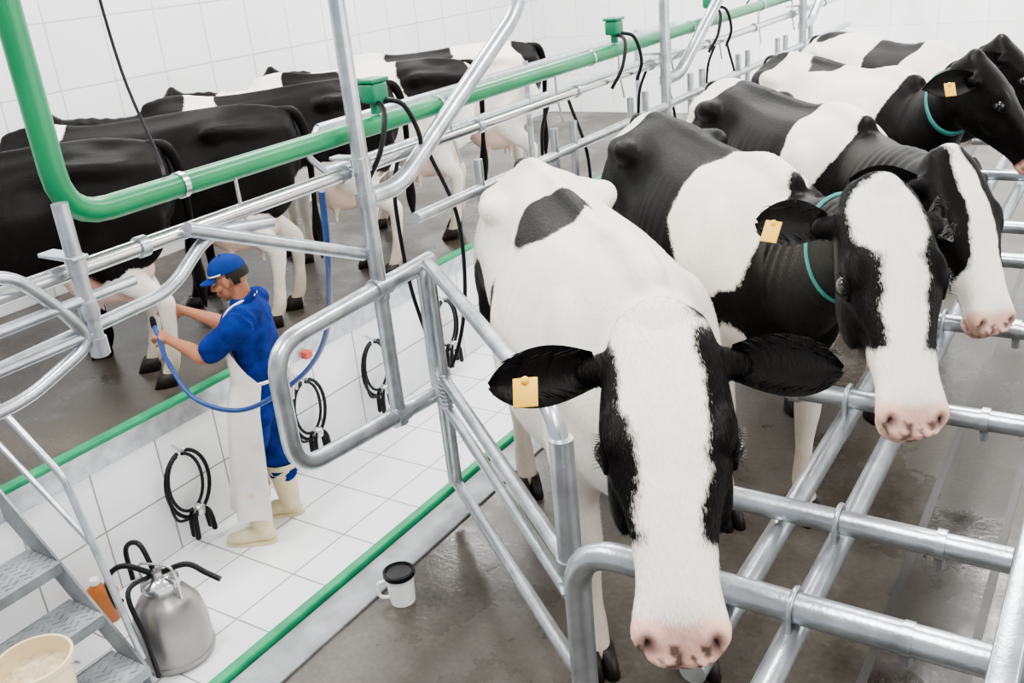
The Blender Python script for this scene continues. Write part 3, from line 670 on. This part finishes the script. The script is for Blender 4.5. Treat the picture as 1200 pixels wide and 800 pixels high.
for y in (2.94,3.95,4.65,5.5,6.4):
    mb=MB(); x=XL+.03; z=-2.50
    def arc(w,h,dx,r,yo=0,zo=0):
        P=[(x+dx,y+yo+w*math.sin(t),z+zo-h*(1-math.cos(t))/2) for t in np.linspace(.15,2*math.pi-.15,30)]
        mb.add(tube(P,r,0,12,True),'rubber')
    arc(.15,.42,.03,.012); arc(.115,.36,.055,.010,-.03,.0)
    mb.add(stube([(x+.05,y-.13,z-.10),(x+.07,y-.17,z-.22),(x+.07,y-.15,z-.36),(x+.07,y-.06,z-.40)],.009),'rubber')
    cz=z-.37; cy=y+.0
    mb.add(lathe([(.012,-.03),(.034,-.025),(.038,.01),(.026,.03),(.01,.035)],(x+.075,cy,cz),18),'stain')
    for k in range(4):
        a=k*math.pi/2+.7; ex=.075+.035*math.cos(a); ey=.05*math.sin(a)
        mb.add(chain([(x+.075+.02*math.cos(a),cy+.02*math.sin(a),cz+.01),(x+ex,cy+ey,cz+.0),(x+ex,cy+ey*1.5,cz-.05),(x+ex,cy+ey*1.7,cz-.15)],[.008,.009,.016,.017],up=(1,0,0),seg=12),'rubber')
    mb.add(tube([(XL+.002,y,z+.03),(x+.05,y,z+.0),(x+.07,y,z+.03)],.007,.015,8),'steel')
    mb.build('milking_cluster')
mb=MB(); mb.add(stube([(xg,2.50,-.77),(-2.60,2.60,-1.1),(-2.95,2.86,-1.55),(-3.35,3.02,-1.90),(-3.66,2.90,-2.08),(-3.95,2.84,-2.05),(-4.22,2.92,-1.93),(-4.43,3.04,-1.88),(-4.53,3.10,-1.82)],.013,10),'blueh')
mb.add(lathe([(.010,0),(.017,.005),(.017,.05),(.009,.07)],(-4.54,3.105,-1.83),14),'rubber'); mb.build('blue_water_hose')
mb=MB(); mb.add(box((XL+.03,4.05,-2.36),(.05,.06,.05),.006),'redp'); mb.build('red_wall_socket')
mb=MB(); mb.add(stube([(-2.75,2.0,CZ),(-2.72,1.95,.4),(-2.66,1.92,-.2),(-2.52,1.88,-.50),(xg,1.85,-.56)],.005),'cable'); mb.build('power_cable')
mb=MB(); mb.add(stube([(-2.3,7.2,CZ),(-2.3,7.25,.4),(-2.35,7.2,-.3),(xg,7.0,-.56)],.006),'cable'); mb.build('power_cable')
# ------------------------------------------------------------------ props
def milk_bucket():
    mb=MB(); c=(-3.67,2.20,FZ)
    mb.add(lathe([(.10,0),(.165,.004),(.180,.03),(.178,.20),(.160,.29),(.120,.355),(.085,.378),(.078,.40),(.088,.405),(.088,.415)],c,40),'can')
    mb.add(lathe([(.1805,.045),(.183,.05),(.1805,.055)],c,40),'can')
    mb.add(lathe([(.09,.413),(.094,.42),(.09,.445),(.05,.455),(.03,.47),(.028,.50)],c,32),'stain')
    x,y,z=c
    mb.add(tube([(x-.10,y-.02,z+.34),(x-.12,y-.02,z+.52),(x+.10,y+.02,z+.54),(x+.11,y+.02,z+.34)],.007,.05,10),'stain')
    mb.add(stube([(x,y,z+.47),(x-.1,y-.1,z+.56),(x-.2,y-.14,z+.47),(x-.22,y-.12,z+.3),(x-.2,y-.1,z+.33)],.014),'rubber')
    mb.add(stube([(x,y,z+.48),(x+.12,y+.08,z+.52),(x+.2,y+.12,z+.47),(x+.27,y+.14,z+.44)],.014),'rubber')
    mb.add(stube([(x-.03,y,z+.47),(x+.02,y-.18,z+.50),(x+.12,y-.215,z+.3),(x+.11,y-.20,z+.06)],.012),'rubber')
    mb.add(stube([(x-.02,y,z+.47),(x-.12,y+.02,z+.60),(x-.21,y+.0,z+.56),(x-.19,y-.02,z+.40)],.013),'rubber')
    mb.build('milking_bucket')
milk_bucket()
mb=MB(); c=(-4.26,2.20,FZ); x,y,z=c
mb.add(loft([sring((x,y,z+h),(.6,.8,0),(-.8,.6,0),a,b,b,3,24) for h,a,b in ((0,.07,.045),(.01,.078,.052),(.15,.078,.052),(.19,.06,.045),(.22,.028,.026),(.235,.02,.02))]),'orange')
mb.add(lathe([(.024,0),(.026,.005),(.026,.03),(.022,.034)],(x,y,z+.23),20),'whitep')
mb.add(tube([(x+.03,y+.03,z+.22),(x+.065,y+.07,z+.19),(x+.06,y+.06,z+.10)],.010,.03,10),'orange'); mb.build('plastic_jug')
mb=MB(); c=(-3.62,1.52,-2.888)
mb.add(lathe([(.10,0),(.118,.003),(.150,.27),(.162,.272),(.162,.295),(.150,.295),(.146,.20),(.144,.2)],c,40),'cream')
mb.add(lathe([(.001,.225),(.05,.235),(.10,.222),(.146,.215)],c,40),'milkpw')
mb.add(tube([(c[0]+.165*math.cos(a),c[1]+.165*math.sin(a),c[2]+.27-.12*math.sin((a-.5)/2.6*math.pi)) for a in np.linspace(.5,3.1,16)],.004,0,8,True),'stain'); mb.build('plastic_pail')
mb=MB(); c=(-2.10,2.19,PZ); x,y,z=c
mb.add(lathe([(.040,0),(.047,.002),(.053,.11),(.056,.112),(.056,.118)],c,32),'whitep')
mb.add(lathe([(.057,.115),(.060,.118),(.060,.135),(.052,.138),(.048,.128),(.01,.122)],c,32),'rubber')
mb.add(tube([(x-.035,y-.035,z+.10),(x-.065,y-.055,z+.095),(x-.065,y-.055,z+.03),(x-.032,y-.03,z+.025)],.007,.03,10),'whitep'); mb.build('teat_dip_cup')
mb=MB(); ya,yb=1.18,1.92
for k in range(3):
    xs=-3.62-.235*k; zt=-2.90+.215*k
    mb.add(box((xs,(ya+yb)/2,zt-.006),(.26,yb-ya,.012),.002),'plate')
    for dx in (-.125,.125): mb.add(box((xs+dx,(ya+yb)/2,zt-.03),(.008,yb-ya,.05),0),'plate')
    for i in range(11):
        for j in range(8): mb.add(box((xs-.10+i*.02,ya+.05+j*.091+(i%2)*.04,zt+.002),(.006,.035,.004),0,.5 if i%2 else -.5),'steel')
for yy in (ya-.01,yb+.01):
    q=A([(-3.50,yy,-3.10),(-3.50,yy,-2.92),(-4.36,yy,-2.14),(-4.36,yy,-2.34)]); V=np.vstack([q-A([0,.006,0]),q+A([0,.006,0])])
    mb.add((V,[(0,1,2,3),(7,6,5,4),(0,4,5,1),(1,5,6,2),(2,6,7,3),(3,7,4,0)]),'plate',smooth=False)
mb.add(tube([(-3.56,yb+.03,-2.90),(-3.76,yb+.03,-1.98),(-4.5,yb+.03,-1.42)],.017,.06,14),'steel')
mb.add(tube([(-3.68,yb+.03,-2.32),(-4.5,yb+.03,-1.72)],.014,0,12),'steel')
mb.add(tube([(-4.46,yb+.03,-1.44),(-4.46,yb+.03,PZ)],.017,0,12),'steel')
mb.build('metal_stairs')
# unseen ceiling lamps with housings, added to brighten the room
def fill_lamp(x,y,e):
    mb=MB(); mb.add(box((x,y,CZ-.03),(.30,1.5,.06),.01),'whitep'); mb.build('added_lamp_fixture')
    L=bpy.data.lights.new('ceiling_fill_light','AREA'); L.shape='RECTANGLE'; L.size=.5; L.size_y=1.6; L.energy=e; L.color=(1,.99,.97)
    o=bpy.data.objects.new('ceiling_fill_light',L); o.location=(x,y,CZ-.08+ZO); bpy.context.collection.objects.link(o)
for y in (1,4.5,8): fill_lamp(-3.6,y,200); fill_lamp(-6.0,y,140); fill_lamp(-.6,y,200)
def warea(name,loc,rot,sx,sy,e,col=(1,1,1)):
    L=bpy.data.lights.new(name,'AREA'); L.shape='RECTANGLE'; L.size=sx; L.size_y=sy; L.energy=e; L.color=col
    o=bpy.data.objects.new(name,L); o.location=loc; o.rotation_euler=rot; bpy.context.collection.objects.link(o)
warea('side_fill_right',(3.9,4,2.3),(0,math.radians(90),0),3,8,440,(1,.99,.96))  # added fill light out of view, shining in from the right side
warea('end_wall_fill',(-1.5,9.6,3.9),(math.radians(35),0,0),6,1.2,850,(1,1,.99))  # added fill light inside the room, whitens the end wall; no opening here
w=bpy.data.worlds.new('World'); bpy.context.scene.world=w; w.use_nodes=True
w.node_tree.nodes['Background'].inputs[0].default_value=(.95,.97,1,1); w.node_tree.nodes['Background'].inputs[1].default_value=.9
# ------------------------------------------------------------------ camera
cd=bpy.data.cameras.new('camera'); cam=bpy.data.objects.new('camera',cd); bpy.context.collection.objects.link(cam)
cd.sensor_width=36; cd.lens=1125/1200*36; cd.clip_start=.05
cx=nrm([.8437,.5294,-.0896]); cz=nrm([.5198,-.7635,.3831]); cy=np.cross(cz,cx); cx=np.cross(cy,cz)
cam.matrix_world=Matrix(((cx[0],cy[0],cz[0],0),(cx[1],cy[1],cz[1],0),(cx[2],cy[2],cz[2],ZO),(0,0,0,1)))
bpy.context.scene.camera=cam
